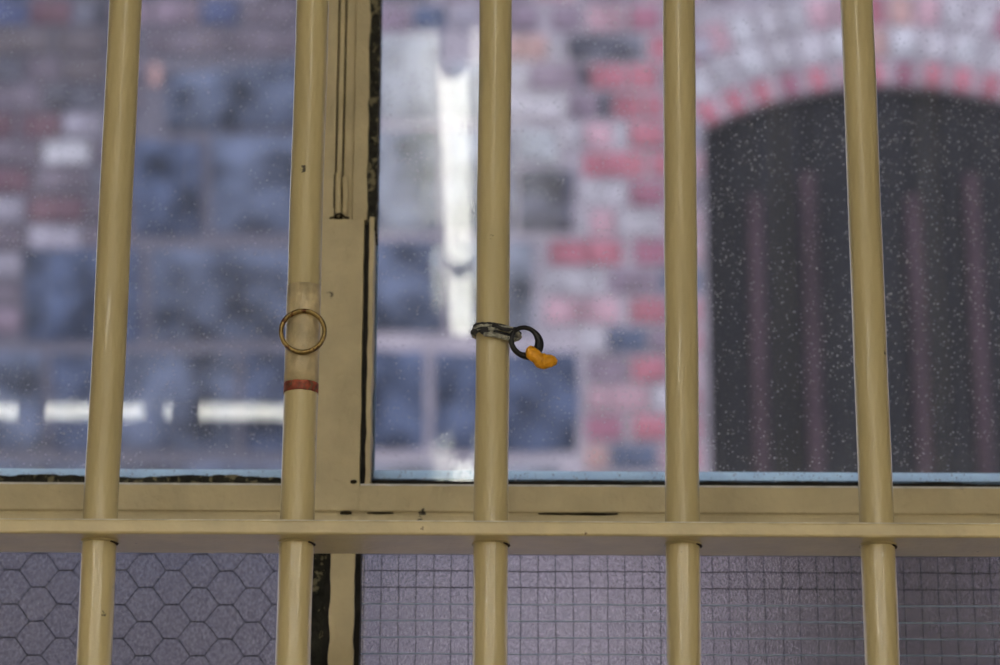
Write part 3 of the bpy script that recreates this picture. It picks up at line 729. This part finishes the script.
# orange plastic tag gripping the ring
bm = bmesh.new(); yo = c.y-0.0035
path = [P(526.5, 351, yo), P(529.5, 351.5, yo-0.0005), P(533, 354, yo-0.001), P(537, 357.5, yo-0.001), P(540.5, 360.5, yo), P(544.5, 361.5, yo), P(549.5, 361, yo), P(553.5, 361.6, yo), P(557, 362.5, yo)]
import bisect
fine = []
for s in range(len(path)-1):
    for q in range(5): fine.append(path[s].lerp(path[s+1], q/5))
fine.append(path[-1])
prof = [0.0022, 0.0048, 0.0050, 0.0046, 0.0056, 0.0058, 0.0046, 0.0040, 0.0016]
def orad(t):
    u = t*(len(prof)-1); i = min(int(u), len(prof)-2); return prof[i]+(prof[i+1]-prof[i])*(u-i)
tube(bm, fine, lambda t: orad(t)*(1+0.03*math.sin(t*26)), 14)
for v in bm.verts: v.co.y = yo + (v.co.y-yo)*0.75
og = obj('plastic_tag', bm, M_orange, smooth=True); tag(og, 'orange moulded plastic tag clinging to the black ring', 'tag')

# ------------------------------------------------------------------ the room's lamps, seen mirrored in the panes, then added fill lamps
def mirror(x, y, h):                              # room point at height h whose image in the glass shows at pixel x, y
    d = fwd*F + rgt*(x-500) + upv*(332.5-y); t = h/d.z
    return Vector((d.x*t, 2*YG-d.y*t, CAMZ+h))
HT = 1.40
def luminaire(name, a, b, label, group, width=0.10, rad=0.019, m=None):
    """ceiling batten: enamelled housing on the ceiling, flared reflector, tube between two end caps"""
    a, b = Vector(a), Vector(b); ax = (b-a).normalized(); sd = ax.cross(Vector((0, 0, 1))).normalized()
    mid = (a+b)/2; root = empty(name, (mid.x, mid.y, CEIL)); tag(root, label, 'light', group)
    A, B = a-ax*0.015, b+ax*0.015; zt2 = CEIL; zb2 = a.z+rad+0.02
    def bar(pa, pb, prof, m_, nm):
        bm = bmesh.new(); rings = [[bm.verts.new((q.x+sd.x*s, q.y+sd.y*s, z)) for s, z in prof] for q in (pa, pb)]
        n = len(prof); bm.faces.new(rings[0][::-1]); bm.faces.new(rings[1])
        for i in range(n): bm.faces.new((rings[0][i], rings[0][(i+1) % n], rings[1][(i+1) % n], rings[1][i]))
        return setpar(obj(nm, bm, m_), root)
    bar(A, B, [(-0.03, zt2), (0.03, zt2), (0.026, zb2+0.012), (-0.026, zb2+0.012)], M_lampw, 'housing')
    h = width/2
    bar(A, B, [(-h, zb2-0.02), (-0.02, zb2+0.012), (0.02, zb2+0.012), (h, zb2-0.02), (h, zb2-0.017), (0.02, zb2+0.015), (-0.02, zb2+0.015), (-h, zb2-0.017)], M_lampw, 'reflector')
    bm = bmesh.new(); cyl(bm, a, b, rad, 20); setpar(obj('tube', bm, m or M_tube), root)
    for p, s in ((a, -1), (b, 1)):
        bm = bmesh.new(); cyl(bm, p, p+ax*s*0.010, rad*0.95, 20); q = p+ax*s*0.007; box(bm, (q.x-0.003, q.y-0.003, q.z), (q.x+0.003, q.y+0.003, zb2+0.013))
        setpar(obj('end_cap', bm, M_lampw), root)
luminaire('tube_light', mirror(453, 66, HT), mirror(459, 253, HT), 'fluorescent ceiling light running straight away from the window', None, 0.30)
luminaire('tube_light', mirror(459.5, 267, HT), mirror(462, 326, HT), 'short fluorescent ceiling light in line behind the longer one', None, 0.09)
luminaire('tube_light', mirror(463.5, 456, HT), mirror(466, 560, HT), 'fluorescent ceiling light farther along the same line from the window', None, 0.12)
luminaire('tube_light', mirror(-190, 412, HT), mirror(143, 412, HT), 'fluorescent ceiling light parallel to the window, nearer the side wall', None, 0.05, 0.012)
luminaire('tube_light', mirror(167, 412, HT), mirror(345, 413.5, HT), 'shorter fluorescent ceiling light parallel to the window', None, 0.05, 0.012)
for i, x in enumerate((-1.8, -0.6, 0.6, 1.8)):  # unseen lamps added to brighten the bars and frame
    side = 'beside the side wall' if i in (0, 3) else 'in the middle of the room'
    luminaire('tube_light', (x, -1.55, CAMZ+HT), (x, -2.75, CAMZ+HT), 'added ceiling fill light %s' % side, 'added fill lights '+side, 0.12, m=M_fill_tube)
    luminaire('tube_light', (x, -2.95, CAMZ+HT), (x, -4.1, CAMZ+HT), 'added ceiling fill light %s, end on to the back wall' % side, 'added fill lights by the back wall '+side, 0.12, m=M_fill_tube)
print('bricks', nb[0])
